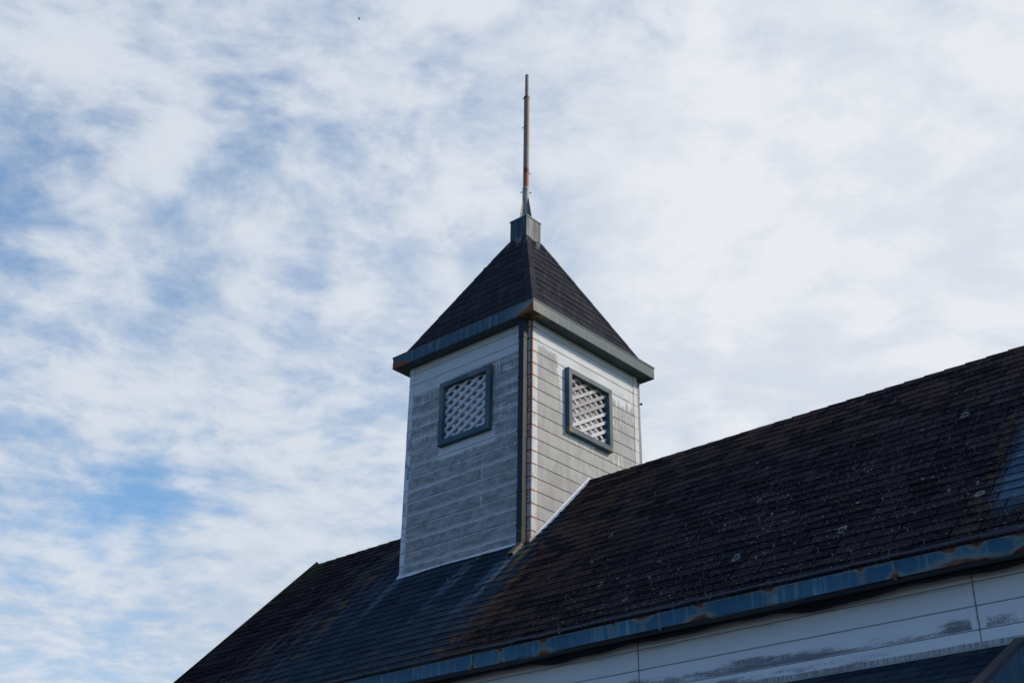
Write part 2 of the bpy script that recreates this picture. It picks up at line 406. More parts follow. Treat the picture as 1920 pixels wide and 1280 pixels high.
    for cx, cs in ((5.162, 2.156), (4.223, 2.182), (5.783, .965), (6.238, 2.121), (4.036, 1.43), (3.245, 2.367), (2.759, 2.077), (2.321, 1.336)):
        n = t.n.new('ShaderNodeVectorMath'); n.operation = 'DISTANCE'; t.l.new(t.vec(x, y.abs(), 0).k, n.inputs[0]); n.inputs[1].default_value = (cx, cs, 0)
        dd = X(t, n.outputs['Value']) + (gn-.5)*.035
        rr = .036 if cx > 4.1 else .022
        c = t.mix(t.bump(dd, rr*.80, rr*.42)*.75+t.ss(dd, rr*.4, .0)*.4, c, (.30, .32, .33))
    c = t.mix(t.ss(gn, .30, .75)*.45, c, t.scale_col(c, .45))
    return dict(color=c, rough=1.0, spec=.0, height=gn+n1*.5, hs=.6, hd=.006)
def sh_tower(t):
    x, y, z = t.pos()
    isl, gn, n1 = shingle_core(t, x+y, z)
    u = x*1.0+y*.7
    run = t.noise(t.vec(u*16, z*1.5, 3.0), 1, 4, .6)
    c = t.mix(isl, (.034, .035, .041), (.054, .052, .060))
    c = t.mix(t.ss(run, .45, .7)*.6, c, (.072, .068, .072))
    c = t.mix(t.ss(z+(run-.5)*.25, 3.40, 3.60)*t.ss(run, .52, .62)*.7, c, (.26, .27, .27))
    v1 = t.voro(t.vec(x*26, y*26, z*26), 1); h1 = t.noise(t.vec(x*9, y*9, z*9), 1, 1, .5)
    c = t.mix(t.ss(v1, .12, .06)*t.ss(h1, .60, .66)*.5, c, (.24, .24, .24))
    c = t.mix(t.ss(gn, .30, .75)*.5, c, t.scale_col(c, .5))
    return dict(color=c, rough=1.0, spec=.0, height=gn+n1*.3, hs=.6, hd=.006)
def sh_low(t):
    x, y, z = t.pos()
    isl, gn, n1 = shingle_core(t, x, y)
    c = t.mix(isl, (.020, .034, .050), (.046, .062, .078))
    c = t.mix(t.ss(n1, .55, .7)*.4, c, (.05, .10, .15))
    c = t.mix(t.bump(x, 6.05, .10)*t.ss(n1, .5, .6)*t.ss(y, -2.75, -2.5)*.6, c, (.18, .13, .06))
    c = t.mix(t.ss(gn, .3, .75)*.4, c, t.scale_col(c, .5))
    return dict(color=c, rough=1.0, spec=.0, height=gn, hs=.5, hd=.005)
SEAMS = (-.9, 1.737, 3.756, 5.744, 7.75, 9.8)
RUST_TOP = ((2.077, .05), (2.56, .07), (3.30, .03), (3.591, .12), (4.133, .07), (4.75, .10), (5.50, .05), (6.151, .08), (6.348, .09), (6.66, .14), (7.4, .1), (8.4, .12))
RUST_BOT = ((1.737, .04), (2.077, .03), (2.56, .10), (4.133, .16), (5.744, .07), (6.20, .34), (6.66, .12), (7.2, .2), (8.9, .2))
def gut_main(t):
    x, y, z = t.pos()
    v = (z+2.742)/.127                              # 0 bottom .. 1 top of the face
    n1 = t.noise(t.vec(x*8, z*17, 1.0), 1, 7, .74); n2 = t.noise(t.vec(x*26, z*1.2, 2.0), 1, 3, .6)
    n3 = t.noise(t.vec(x*1.7, z*.4, 5.0), 1, 2, .5); gr = t.noise(t.vec(x*80, z*80, 2.0), 1, 3, .7)
    c = t.mix(t.ss(n3, .35, .65), (.018, .098, .175), (.034, .130, .21))
    c = t.mix(t.ss(n2+(n3-.5)*.6, .52, .75)*.55, c, (.20, .36, .42))
    fade = None; rust = None
    def acc(a, b): return b if a is None else a.max(b)
    for cx, w_ in RUST_TOP:
        d = t.bump(x, cx, w_*1.9)
        fade = acc(fade, t.ss(v+d*.55+(n1-.5)*.9, 1.10, 1.30)); rust = acc(rust, t.ss(v+t.bump(x, cx, w_*1.3)*.36+(n1-.5)*.9, 1.14, 1.20))
        fade = fade.max(t.bump(x+(n1-.5)*.04, cx, .05)*.8)
    for cx, w_ in RUST_BOT:
        d = t.bump(x, cx, w_*1.6)
        fade = fade.max(t.ss(v-d*.60+(n1-.5)*.8+(gr-.5)*.6, .08, -.14)); rust = rust.max(t.ss(v-t.bump(x, cx, w_)*.42+(n1-.5)*.9, -.02, -.14))
    for cx in SEAMS:
        fade = fade.max(t.bump(x, cx, .03)*.8)
    fade = fade.max(t.ss(v+(n1-.5)*.7+(n2-.5)*.5, .88, 1.04)*.9)
    fade = fade.max(t.ss(v+(n1-.5)*.5+(gr-.5)*.5, .16, .0)*.5)
    c = t.mix(fade*.8, c, t.mix(gr, (.10, .16, .17), (.22, .25, .21)))
    rust = rust.max(t.ss(v+(n1-.5)*.9, 1.13, 1.2)*.8)
    c = t.mix(rust, c, t.mix(t.ss(n1+(gr-.5)*.6, .35, .65), (.060, .018, .010), (.19, .06, .02)))
    c = t.mix((fade-rust).sat()*t.ss(gr+(n1-.5), .52, .60)*.5, c, (.16, .09, .04))
    c = t.mix(t.ss(t.normal()[2], -.5, -.8), c, (.020, .024, .034))  # downward faces painted near-black, shade put into the colour
    return dict(color=c, rough=.55, spec=.3, height=n1, hs=.15, hd=.004)
def gut_tower(t):
    x, y, z = t.pos(); nx, ny, nz = t.normal()
    v = (z-F0)/(F1-F0)
    u = x+y
    n1 = t.noise(t.vec(u*5, z*11, 1.0), 1, 5, .65); n2 = t.noise(t.vec(u*20, z*1.2, 2.0), 1, 3, .6)
    n3 = t.noise(t.vec(x*1.6, y*1.6, 2.0), 1, 2, .5)
    lit = t.ss(nx, .4, .6)  # sun side gets its own faded, lit tone in the colour
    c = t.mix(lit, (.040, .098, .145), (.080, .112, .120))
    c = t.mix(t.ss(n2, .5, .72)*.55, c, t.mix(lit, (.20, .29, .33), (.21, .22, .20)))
    c = t.mix(t.ss(v+(n1-.5)*.5, .70, .95)*.5, c, (.20, .22, .21))
    fcr = t.ss(x-y, 1.75, 2.27)                      # towards the front corner
    lcr = t.ss(y+x, -1.85, -2.30)                    # towards the left corner
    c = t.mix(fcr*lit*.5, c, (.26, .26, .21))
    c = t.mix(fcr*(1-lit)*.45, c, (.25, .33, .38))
    d = t.ss(x-y, 2.02, 2.32)*(1-lit)
    rust = t.ss(v-d*.70+(n1-.5)*.9, .12, -.10)*t.ss(d, 0.0, .1)
    rust = rust.max(t.ss(v-t.ss(lcr, .1, .9)*.55+(n1-.5)*.9, .02, -.14)*t.ss(lcr, .0, .2))
    rust = rust.max(t.bump(x, WE, .06)*lit*t.bump(y, -WE, .07)*t.ss(v, .9, .1)*.9)
    halo = t.ss(v-d*.95+(n1-.5)*.9, .18, -.06)*t.ss(d, 0.0, .1)
    c = t.mix(halo*.6, c, (.30, .26, .17))
    c = t.mix(rust, c, t.mix(n1, (.10, .03, .012), (.30, .11, .035)))
    return dict(color=c, rough=.5, spec=.12, height=n1, hs=.12, hd=.004)
def soffit_m(t):
    x, y, z = t.pos()
    n1 = t.noise(t.vec(x*7, y*7, z), 1, 5, .65)
    c = t.mix(t.ss(n1, .4, .7), (.045, .062, .075), (.075, .095, .105))
    fc = t.ss((x-y)+(n1-.5)*.35, 1.93, 2.12)
    c = t.mix(fc, c, t.mix(t.ss(n1, .40, .60), (.14, .05, .02), (.36, .30, .14)))
    lc = t.ss((-x-y)+(n1-.5)*.15, 2.2, 2.3)
    c = t.mix(lc*.7, c, (.14, .06, .03))
    return dict(color=c, rough=.6, spec=.3)
def frame_m(t):
    x, y, z = t.pos(); nx, ny, nz = t.normal()
    n1 = t.noise(t.vec(x*6, y*6, z*6), 1, 4, .6); n2 = t.noise(t.vec((x+y)*3, (x+y)*3, z*2.3), 1, 3, .55)
    lit = t.ss(nx, .4, .6); up = t.ss(z, .75, 1.25)  # faces towards the sun get a separate lit tone in the colour
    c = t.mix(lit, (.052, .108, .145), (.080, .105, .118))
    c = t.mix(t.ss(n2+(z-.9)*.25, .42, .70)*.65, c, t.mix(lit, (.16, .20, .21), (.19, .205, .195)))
    cr = t.bump(y, -.40, .10)*t.bump(z, .49, .09)*t.ss(x, .9, 1.0)+t.bump(y, .40, .05)*t.bump(z, .50, .06)*t.ss(x, .9, 1.0)
    c = t.mix(cr*.8*t.ss(n1, .3, .6), c, (.40, .29, .12))
    return dict(color=c, rough=.5, spec=.12, height=n1, hs=.08, hd=.004)
def pipe_m(t):
    x, y, z = t.pos(); nx, ny, nz = t.normal()
    n1 = t.noise(t.vec(x*9, y*9, z*3), 1, 4, .6)
    lit = t.ss(nx, .4, .6)  # sun side painted olive, the rest dark navy as if in shade
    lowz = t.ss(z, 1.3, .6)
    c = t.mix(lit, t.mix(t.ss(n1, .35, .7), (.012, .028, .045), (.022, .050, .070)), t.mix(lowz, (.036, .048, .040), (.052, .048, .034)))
    c = t.mix(t.ss(z, -.75, -1.0)*t.ss(n1, .35, .55)*lit*.7, c, (.12, .10, .05))
    c = t.mix(t.bump(z+(n1-.5)*.02, -.86, .012)*(1-lit)*.6, c, (.07, .18, .21))
    return dict(color=c, rough=.5, spec=.12)
def spout_m(t):
    x, y, z = t.pos()
    n1 = t.noise(t.vec(x*20, y*20, z*20), 1, 4, .6)
    return dict(color=t.mix(t.ss(n1, .4, .65), (.13, .115, .07), (.17, .12, .05)), rough=.6)
def pipe_back_m(t):
    return dict(color=(.22, .205, .18), rough=.6)
def lead_m(t):                    # sheet metal box on the spire
    x, y, z = t.pos(); nx, ny, nz = t.normal()
    n1 = t.noise(t.vec((x+y)*30, (x+y)*4, z*3.0), 1, 4, .6); n2 = t.noise(t.vec(x*14, y*14, z*5), 1, 3, .6)
    gr = t.noise(t.vec(x*90, y*90, z*90), 1, 2, .6)
    lit = t.ss(nx, .4, .6)  # light and shade put into the metal colour by facing
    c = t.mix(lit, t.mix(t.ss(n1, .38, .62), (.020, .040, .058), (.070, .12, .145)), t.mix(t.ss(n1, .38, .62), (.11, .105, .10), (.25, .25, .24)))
    c = t.mix(lit*t.ss(y+(n1-.5)*.1, .02, .12)*.65, c, (.13, .095, .06))
    c = t.mix(t.ss(gr, .66, .72)*.4, c, (.5, .5, .48))
    return dict(color=c, rough=.6, spec=.15)
def cap_m(t):
    return dict(color=(.13, .17, .17), rough=.6)
def mast_m(t):
    x, y, z = t.pos()
    n1 = t.noise(t.vec(x*34, y*34, z*2.6), 1, 4, .6); n2 = t.noise(t.vec(x*60, y*60, z*20), 1, 3, .6)
    c = t.mix(t.ss(n2, .35, .7), (.25, .25, .25), (.33, .315, .29))
    zr = t.ss(x-y+(n1-.5)*.03, -.01, .035)
    c = t.mix(zr*t.ss(n1+t.bump(z, 5.6, .8)*.18, .42, .62)*.62, c, (.33, .17, .09))
    hard = t.ss(z+(n1-.5)*.05, 4.86, 4.80)*t.ss(z, 4.50, 4.52)
    c = t.mix(hard*.9, c, t.mix(t.ss(z, 4.72, 4.78), (.42, .13, .045), (.16, .03, .014)))
    c = t.mix(t.bump(z, 6.055, .05)*.6, c, (.24, .12, .06))
    return dict(color=c, rough=.65, spec=.35, metal=.1)
def sleeve_m(t):
    x, y, z = t.pos(); n1 = t.noise(t.vec(x*30, y*30, z*10), 1, 3, .6)
    return dict(color=t.mix(n1, (.27, .27, .26), (.36, .345, .32)), rough=.6, metal=.15)
def fin_m(t):
    x, y, z = t.pos(); nx, ny, nz = t.normal(); n1 = t.noise(t.vec(x*30, y*30, z*8), 1, 3, .6)
    return dict(color=t.mix(t.ss(nx, .3, .6), (.17, .19, .22), t.mix(t.ss(n1, .45, .6), (.52, .46, .36), (.46, .28, .12))), rough=.65)  # sunlit sides painted tan, shaded sides dark grey
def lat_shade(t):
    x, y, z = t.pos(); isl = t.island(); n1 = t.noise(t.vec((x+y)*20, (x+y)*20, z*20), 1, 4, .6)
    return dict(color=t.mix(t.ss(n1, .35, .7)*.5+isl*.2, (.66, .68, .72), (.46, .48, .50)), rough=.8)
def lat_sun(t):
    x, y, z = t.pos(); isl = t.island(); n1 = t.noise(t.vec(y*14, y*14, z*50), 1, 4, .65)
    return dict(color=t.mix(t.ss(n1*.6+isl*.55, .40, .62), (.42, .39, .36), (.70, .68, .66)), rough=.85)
def lat_back(t):
    x, y, z = t.pos(); isl = t.island(); n1 = t.noise(t.vec((x+y)*20, y*20, z*20), 1, 4, .65)
    return dict(color=t.mix(t.ss(n1*.6+isl*.5, .42, .72), (.42, .40, .38), (.70, .69, .68)), rough=.85)
def back_m(t):
    x, y, z = t.pos(); n1 = t.noise(t.vec(x*9, y*9, z*9), 1, 3, .6)
    return dict(color=t.mix(n1, (.36, .35, .335), (.50, .49, .475)), rough=.9)
def flash_m(t):
    x, y, z = t.pos(); nx, ny, nz = t.normal(); n1 = t.noise(t.vec(x*12, y*12, z*12), 1, 4, .6)
    c = t.mix(t.ss(n1, .35, .65), (.66, .67, .69), (.76, .76, .76))
    n3 = t.noise(t.vec(x*30, y*30, z*30), 1, 4, .7)
    c = t.mix(t.ss(n3, .5, .7)*.7, c, (.30, .29, .27))
    fr = t.ss(x, .93, 1.0)*t.ss(y, -.80, -1.0)*t.ss(n1, .3, .5)
    return dict(color=t.mix(fr*.8, c, (.46, .27, .10)), rough=.6)
def flash_low_m(t):
    x, y, z = t.pos(); n1 = t.noise(t.vec(x*55, z*4, 1.0), 1, 4, .7); n2 = t.noise(t.vec(x*3, z*3, 1.0), 1, 2, .5)
    return dict(color=t.mix(t.ss(n1+(n2-.5)*.4, .38, .62), (.22, .22, .205), (.46, .46, .44)), rough=.8)
def caulk_m(t):
    x, y, z = t.pos(); n1 = t.noise(t.vec(x*90, z*30, 1.0), 1, 4, .7)
    return dict(color=t.mix(t.ss(n1, .4, .6), (.36, .33, .29), (.13, .115, .10)), rough=.85)
def groove_m(t): return dict(color=(.16, .16, .15), rough=.9)
def dark_m(t): return dict(color=(.018, .019, .024), rough=.8, spec=.2)
def drip_m(t):
    x, y, z = t.pos(); n1 = t.noise(t.vec(x*8, y*8, z*8), 1, 4, .6)
    return dict(color=t.mix(t.ss(n1, .6, .7)*.5, (.040, .036, .052), (.09, .12, .16)), rough=.6)
def brown_m(t):
    x, y, z = t.pos(); n1 = t.noise(t.vec(x*8, y*8, z*8), 1, 4, .6)
    return dict(color=t.mix(n1, (.030, .020, .024), (.042, .028, .030)), rough=.45, spec=.4)
def board_m(t):
    x, y, z = t.pos(); n2 = t.noise(t.vec(y*14, z*1.3, 2.0), 1, 3, .6)
    return dict(color=t.mix(t.ss(n2, .4, .65), (.018, .080, .135), (.045, .13, .18)), rough=.5, spec=.4)
def rake_m(t): return dict(color=(.008, .010, .010), rough=.8, spec=.1)
def deck_m(t): return dict(color=(.010, .010, .012), rough=.95, spec=.1)
def plank_m(t):
    x, y, z = t.pos(); n = t.noise(t.vec(x*4, y*20, z*20), 1, 3, .6)
    return dict(color=t.mix(n, (.16, .14, .11), (.22, .19, .15)), rough=.8)
def ground_m(t):
    x, y, z = t.pos(); n1 = t.noise(t.vec(x*.25, y*.25, 0), 1, 5, .6); n2 = t.noise(t.vec(x*30, y*30, 0), 1, 3, .7)
    c = t.mix(t.ss(n1, .4, .6), (.05, .075, .028), (.085, .105, .04))
    return dict(color=t.mix(n2*.5, c, (.045, .05, .025)), rough=.95, height=n2, hs=.6, hd=.03)
def pave_m(t):
    x, y, z = t.pos(); n1 = t.noise(t.vec(x*1.2, y*1.2, 0), 1, 5, .6); n2 = t.noise(t.vec(x*90, y*90, 0), 1, 2, .7)
    return dict(color=t.mix(t.ss(n1+(n2-.5)*.4, .4, .65), (.055, .055, .055), (.085, .083, .08)), rough=.92, height=n2, hs=.4, hd=.01)
M = {k: material(k, f) for k, f in dict(siding_shade=sid_tower_shade, siding_sun=sid_tower_sun, siding_corner=sid_corner, siding_main=sid_main,
     shingle_main=sh_main, shingle_tower=sh_tower, shingle_low=sh_low, gutter_main=gut_main, gutter_tower=gut_tower, soffit=soffit_m, groove=groove_m, frame=frame_m,
     pipe=pipe_m, pipe_back=pipe_back_m, spout=spout_m, lead=lead_m, cap=cap_m, mast=mast_m, sleeve=sleeve_m, fin=fin_m, lattice_shade=lat_shade, lattice_sun=lat_sun, lattice_back=lat_back,
     backing=back_m, flashing=flash_m, flashing_low=flash_low_m, caulk=caulk_m, dark=dark_m, drip=drip_m, brown=brown_m, board=board_m, rake=rake_m,
     deck=deck_m, plank=plank_m, ground=ground_m, paving=pave_m).items()}

# ------------------------------------------------------------------ ground
g = MB(); S = 900
g.face([(-S, -S, -Z0), (S, -S, -Z0), (S, S, -Z0), (-S, S, -Z0)])
go = g.build('ground', M['ground']); tag(go, kind='structure')
p_ = MB(); p_.face([(-14, -22, -Z0+.004), (22, -22, -Z0+.004), (22, -2.36, -Z0+.004), (-14, -2.36, -Z0+.004)])
po = p_.build('pavement', M['paving']); tag(po, kind='structure')

# ------------------------------------------------------------------ shingle courses
def shingles(mb, O, A, B, N, a0, a1, L, expo, wmin, wmax, thick=.009, lift=.0068, m=0, off=0.0, jit=.003, gapw=.005, und=.0):
    """O origin at the eave, A along, B up the slope, N outward; a0(s), a1(s) give the ends at height s"""
    O, A, B, N = map(Vector, (O, A, B, N)); nrow = int(math.ceil(L/expo-1e-6))
    for r in range(nrow):
        s0 = r*expo; s1 = min(s0+expo+.012, L); s0b = s0
        a = min(a0(s0), a0(min(s1, L))) - random.random()*wmax
        end = max(a1(s0), a1(min(s1, L)))
        while a < end:
            w = random.uniform(wmin, wmax); b = a+w
            lo0, lo1 = max(a, a0(s0)), min(b, a1(s0)); hi0, hi1 = max(a, a0(s1)), min(b, a1(s1))
            a = b
            gap = gapw
            if lo1-lo0 < .012 and hi1-hi0 < .012: continue
            if lo1 < lo0: lo0 = lo1 = (lo0+lo1)/2
            if hi1 < hi0: hi0 = hi1 = (hi0+hi1)/2
            j = random.uniform(-jit, jit); cu = random.random()**6*.008; l1 = lift+random.uniform(-.002, .003)+cu; l2 = lift+random.uniform(-.002, .003)+random.random()**6*.008
            P = lambda aa, ss, nn: O+A*aa+B*ss+N*(nn+off+und*(math.sin(aa*1.7+ss*.8)*.5+math.sin(aa*4.3-ss*2.1+1)*.3+math.sin(ss*3.3+aa)*.4))
            q = [P(lo0+gap, s0b+j, -.003), P(lo1-gap, s0b+j, -.003), P(hi1-gap, s1, -.004), P(hi0+gap, s1, -.004),
                 P(lo0+gap, s0b+j, l1), P(lo1-gap, s0b+j, l2), P(hi1-gap, s1, .001), P(hi0+gap, s1, .001)]
            mb.hexa(q, m)

# ================================================================== the long building
bld = empty('building', (3.7, 0, -Z0))
tag(bld, 'long white clapboard building with a dark lichen-stained shingle roof and rusty blue eave gutter', 'building')
# ---- main roof
SL = -YE*NRM
roof = MB()
for sgn in (-1, 1):
    Bv = Vector((0, -sgn, TP)).normalized(); Nv = Vector((0, sgn*TP, 1)).normalized()
    O = Vector((0, sgn*(-YE), YE*TP))
    sag = None
    shingles(roof, O, (1, 0, 0), Bv, Nv, lambda s: XL, lambda s: XR, SL, SL/28, lift=.0105, gapw=.0065, wmin=.20 if sgn < 0 else .5, wmax=.30 if sgn < 0 else .6, off=.018, und=.009)
    # deck under the shingles
    e = Nv*-.05
    q = [Vector((XL+.01, sgn*(-YE-.01), (YE+.01)*TP)), Vector((XR-.01, sgn*(-YE-.01), (YE+.01)*TP)), Vector((XR-.01, 0, 0)), Vector((XL+.01, 0, 0))]
    up = [p+Nv*.010 for p in q]; dn = [p+Vector((0, 0, -.07)) for p in q]
    roof.hexa(dn+up, 1)
roof_o = roof.build('roof', [M['shingle_main'], M['deck']], bld)
cap = MB()
x = XL-.01; k = 0
while x < XR:
    if -1.01 < x+.08 < 1.0 and False: pass
    l = .205; th = .012; th = .01
    w = .115
    def prof(xx, top):
        h = w/NRM
        return [(xx, -h, -h*TP+.020+top), (xx, -.012, .012+top), (xx, .012, .012+top), (xx, h, -h*TP+.020+top),
                (xx, h-.01, -h*TP+.006+top), (xx, 0, -.008+top), (xx, -h+.01, -h*TP+.006+top)]
    cap.loft([prof(x, .012), prof(x+l+.02, .004)])
    x += l; k += 1
cap.build('ridge_cap', M['shingle_main'], roof_o)
for sgn in (-1, 1):
    for X0, X1 in ((XL-.035, XL-.002), (XR+.002, XR+.035)):
        a = Vector((0, sgn*(-YE), YE*TP)); b = Vector((0, 0, 0)); n = Vector((0, sgn*TP, 1)).normalized()
        q = []
        for nn in (-.13, .047):
            for (pt, xx) in ((a, X0), (a, X1), (b, X1), (b, X0)):
                q.append(pt+n*nn*(1 if pt is a else 1)+Vector((xx, 0, 0)))
        if sgn == 1: q = [q[3], q[2], q[1], q[0], q[7], q[6], q[5], q[4]]
        # meet at the ridge plane
        q = [Vector((p.x, 0 if abs(p.y) < .2 else p.y, p.z if abs(p.y) > .2 else (.062 if i > 3 else -.19))) for i, p in enumerate(q)]
        rk = MB(); rk.hexa(q); rk.build('rake_trim', M['rake'], roof_o)
# ---- walls
wl = MB()
XW0, XW1 = XL+.28, XR-.28
def clap(mb, axis, c, sgn, u0, u1, z0, z1, jt, js, cuts=(), ztop=None, m=0, T_=.016, gap=.0025, holes=(), slope=None):
    """one face of boards: boards stand T_ proud of plane c-sgn*T_"""
    k0 = int(math.ceil((jt - z1)/js))-1; k1 = int(math.floor((jt - z0)/js))+1
    for k in range(k0, k1+1):
        zt = min(jt-k*js, z1); zb = max(jt-(k+1)*js, z0)
        if zt-zb < .006: continue
        g_ = gap*(1.2 if k % 2 else .7)
        segs = [(u0, u1)]
        for cu in cuts:
            segs = [s for a, b in segs for s in (((a, cu), (cu, b)) if a < cu < b else ((a, b),))]
        for hu0, hu1, hz0, hz1 in holes:
            ns = []
            for a, b in segs:
                if hz0 < (zt+zb)/2 < hz1: ns += [(a, min(b, hu0)), (max(a, hu1), b)]
                else: ns.append((a, b))
            segs = [s for s in ns if s[1]-s[0] > .01]
        for a, b in segs:
            ch = .005
            pr = [(c-sgn*T_, zb+g_), (c-sgn*ch, zb+g_), (c, zb+g_+ch), (c, zt-g_-ch), (c-sgn*ch, zt-g_), (c-sgn*T_, zt-g_)]
            r0 = [(a, p, z) if axis == 'y' else (p, a, z) for p, z in pr]; r1 = [(b, p, z) if axis == 'y' else (p, b, z) for p, z in pr]
            mb.loft([r0, r1], m=m)
clap(wl, 'y', YW, -1, XW0, XW1, -Z0+.02, -2.55, -2.787, .163, cuts=(-2.1, .54, 3.353, 6.1753, 9.0), gap=.0028)
wl.box(XW0+.001, XW1-.001, YW+.017, -YW-.017, -Z0+.01, -2.45, 1)
clap(wl, 'y', -YW, 1, XW0, XW1, -Z0+.02, -2.55, -2.787, .163, gap=.0028)
for xx, sg in ((XW0, -1), (XW1, 1)):
    clap(wl, 'x', xx, sg, YW, -YW, -Z0+.02, -2.45, -2.787, .163, gap=.0028)
    for k in range(16):                                   # boards of the gable, each shorter than the one below
        zb = -2.45+k*.153; zt = zb+.150; h0 = -(zb)/TP-.06; h1 = -(zt)/TP-.06
        if h1 < .03: break
        wl.hexa([(min(xx, xx-sg*.03), -h0, zb), (max(xx, xx-sg*.03), -h0, zb), (max(xx, xx-sg*.03), h0, zb), (min(xx, xx-sg*.03), h0, zb),
                 (min(xx, xx-sg*.03), -h1, zt), (max(xx, xx-sg*.03), -h1, zt), (max(xx, xx-sg*.03), h1, zt), (min(xx, xx-sg*.03), h1, zt)])
wl.build('wall', [M['siding_main'], M['groove']], bld)
for sx in (-2.1, .54, 3.353, 6.1753, 9.0):
    s_ = MB(); pts = []
    n = 26; ring = []
    for i in range(n+1):
        zz_ = -2.56-(3.20-2.56)*i/n if sx > 2.5 else -2.56-(Z0-2.58)*i/n
        w = .004+random.random()*.0045; cx = sx+random.uniform(-.002, .002)
        ring.append([(cx-w, YW+.010, zz_), (cx-w*.6, YW-.0035, zz_), (cx+w*.6, YW-.0035, zz_), (cx+w, YW+.010, zz_)])
    s_.loft(ring); s_.build('wall_seam', M['caulk'], bld)
# ---- eave gutter
gt = MB()
edges = [XL-.02]+list(SEAMS)+[XR+.02]
for i in range(len(edges)-1):
    a, b = edges[i], edges[i+1]
    n = max(2, int((b-a)/.12)); rings = []
    for j in range(n+1):
        xx = a+(b-a)*j/n+(.0 if j else -.010); w_ = .0035*math.sin(xx*3.1)+.002*math.sin(xx*7.7+1); o_ = -.004 if i % 2 else 0
        zt = -2.613; zb = -2.742+.003*math.sin(xx*2.3)
        rings.append([(xx, YE+.13, zt), (xx, YE+.13, zb+.004), (xx, YE+.012+o_, zb), (xx, YE+.002+o_+w_, zb+.008), (xx, YE+o_+w_*.3, zb+.03), (xx, YE+o_+w_*.4, zt-.020), (xx, YE-.006+o_, zt-.008), (xx, YE-.004+o_, zt)])
    gt.loft(rings)
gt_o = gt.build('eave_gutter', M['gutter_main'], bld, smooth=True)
for sx in SEAMS:
    b_ = MB(); b_.loft([[(sx-.012, YE-.012, -2.612), (sx-.012, YE-.008, -2.70), (sx-.012, YE-.004, -2.748), (sx-.012, YE+.05, -2.749), (sx-.012, YE+.05, -2.745), (sx-.012, YE+.004, -2.742)],
                        [(sx+.012, YE-.012, -2.612), (sx+.012, YE-.008, -2.70), (sx+.012, YE-.004, -2.748), (sx+.012, YE+.05, -2.749), (sx+.012, YE+.05, -2.745), (sx+.012, YE+.004, -2.742)]])
    b_.build('gutter_joint', M['gutter_main'], gt_o)
bg_ = MB(); bg_.box(XL-.02, XR+.02, -YE-.13, -YE, -2.742, -2.613); bg_.build('eave_gutter', M['gutter_main'], bld)
dr = MB()
for sg in (-1, 1):
    n = 80; rings = []
    for j in range(n+1):
        xx = XL+(XR-XL)*j/n; y_ = sg*(-YE+.004+.002*math.sin(xx*5))
        rings.append([(xx, sg*(-YE-.10), -2.607), (xx, y_, -2.607), (xx, y_+sg*.004, -2.580), (xx, y_, -2.563+.002*math.sin(xx*4.1)), (xx, sg*(-YE-.06), -2.55)])
    dr.loft(rings)
dr.build('drip_edge', M['drip'], bld)
# sagging dark liner under the eave
so = MB(); n = 150
def sagf(xx): return max(0, math.sin(xx*2.65+.4))*.020+max(0, math.sin(xx*4.9+2.0))*.013+.004*math.sin(xx*13)
for sg in (-1, 1):
    rings = []
    for j in range(n+1):
        xx = XW0+(XW1-XW0)*j/n; s_ = sagf(xx)
        rings.append([(xx, sg*(-YE-.135), -2.735), (xx, sg*(-YE-.125), -2.748), (xx, sg*(-YE-.16), -2.752-s_*.9), (xx, sg*(-YE-.20), -2.742-s_*1.3), (xx, sg*(-YW+.004), -2.715-s_*.6), (xx, sg*(-YW+.004), -2.68), (xx, sg*(-YE-.17), -2.66)])
    so.loft(rings)
so.build('soffit', M['dark'], bld, smooth=True)
pk = MB(); pk.box(XW0, XW1, YE+.05, YW-.006, -2.665, -2.655); pk.build('soffit_board', M['plank'], bld)
# ---- lean-to roof at the foot of the wall
LT = .54; LN = math.hypot(1, LT); LX0, LX1 = 2.6, 6.47; LZ = -3.245; LD = 1.5
lo = MB(); Bv = Vector((0, 1, LT)).normalized(); Nv = Vector((0, -LT, 1)).normalized()
O = Vector((0, YW-LD, LZ-LD*LT))
shingles(lo, O, (1, 0, 0), Bv, Nv, lambda s: LX0, lambda s: LX1-.03, LD*LN-.002, .150, .24, .34, off=.012, m=0, gapw=.006)
q = [Vector((LX0, YW-LD, LZ-LD*LT)), Vector((LX1-.03, YW-LD, LZ-LD*LT)), Vector((LX1-.03, YW-.003, LZ)), Vector((LX0, YW-.003, LZ))]
lo.hexa([p-Vector((0, 0, .12)) for p in q]+[p+Nv*.006 for p in q], 1)
lo_o = lo.build('porch_roof', [M['shingle_low'], M['deck']], bld)
def slopebar(mb, x0, x1, n0, n1, d0, d1):
    q = []
    for nn in (n0, n1):
        for xx, d in ((x0, d1), (x1, d1), (x1, d0), (x0, d0)):
            q.append(Vector((xx, YW-d, LZ-d*LT))+Nv*nn)
    mb.hexa(q)
vb = MB(); slopebar(vb, LX1-.055, LX1+.022, .012, .045, .03, LD+.03); vb.build('verge_cap', M['brown'], lo_o, bevel=.004)
bb = MB(); slopebar(bb, LX1-.02, LX1+.008, -.32, .010, .03, LD+.02); bb.build('barge_board', M['board'], lo_o)
fl = MB(); rings = []
n = 60
for j in range(n+1):
    xx = LX0+(LX1-LX0)*j/n; k_ = .0015*math.sin(xx*9)
    rings.append([(xx, YW-.003, -3.195), (xx, YW-.010+k_, -3.197), (xx, YW-.016+k_, -3.232), (xx, YW-.060, -3.252), (xx, YW-.060, -3.258), (xx, YW-.003, -3.245)])
fl.loft(rings); fl.build('wall_flashing', M['flashing_low'], bld)
pw_ = MB(); clap(pw_, 'y', YW-1.3, -1, LX0+.2, LX1-.2, -Z0+.02, LZ-1.3*LT-.13, -2.787, .163); pw_.box(LX0+.201, LX1-.201, YW-1.283, YW-.02, -Z0+.01, LZ-1.3*LT-.13, 1)
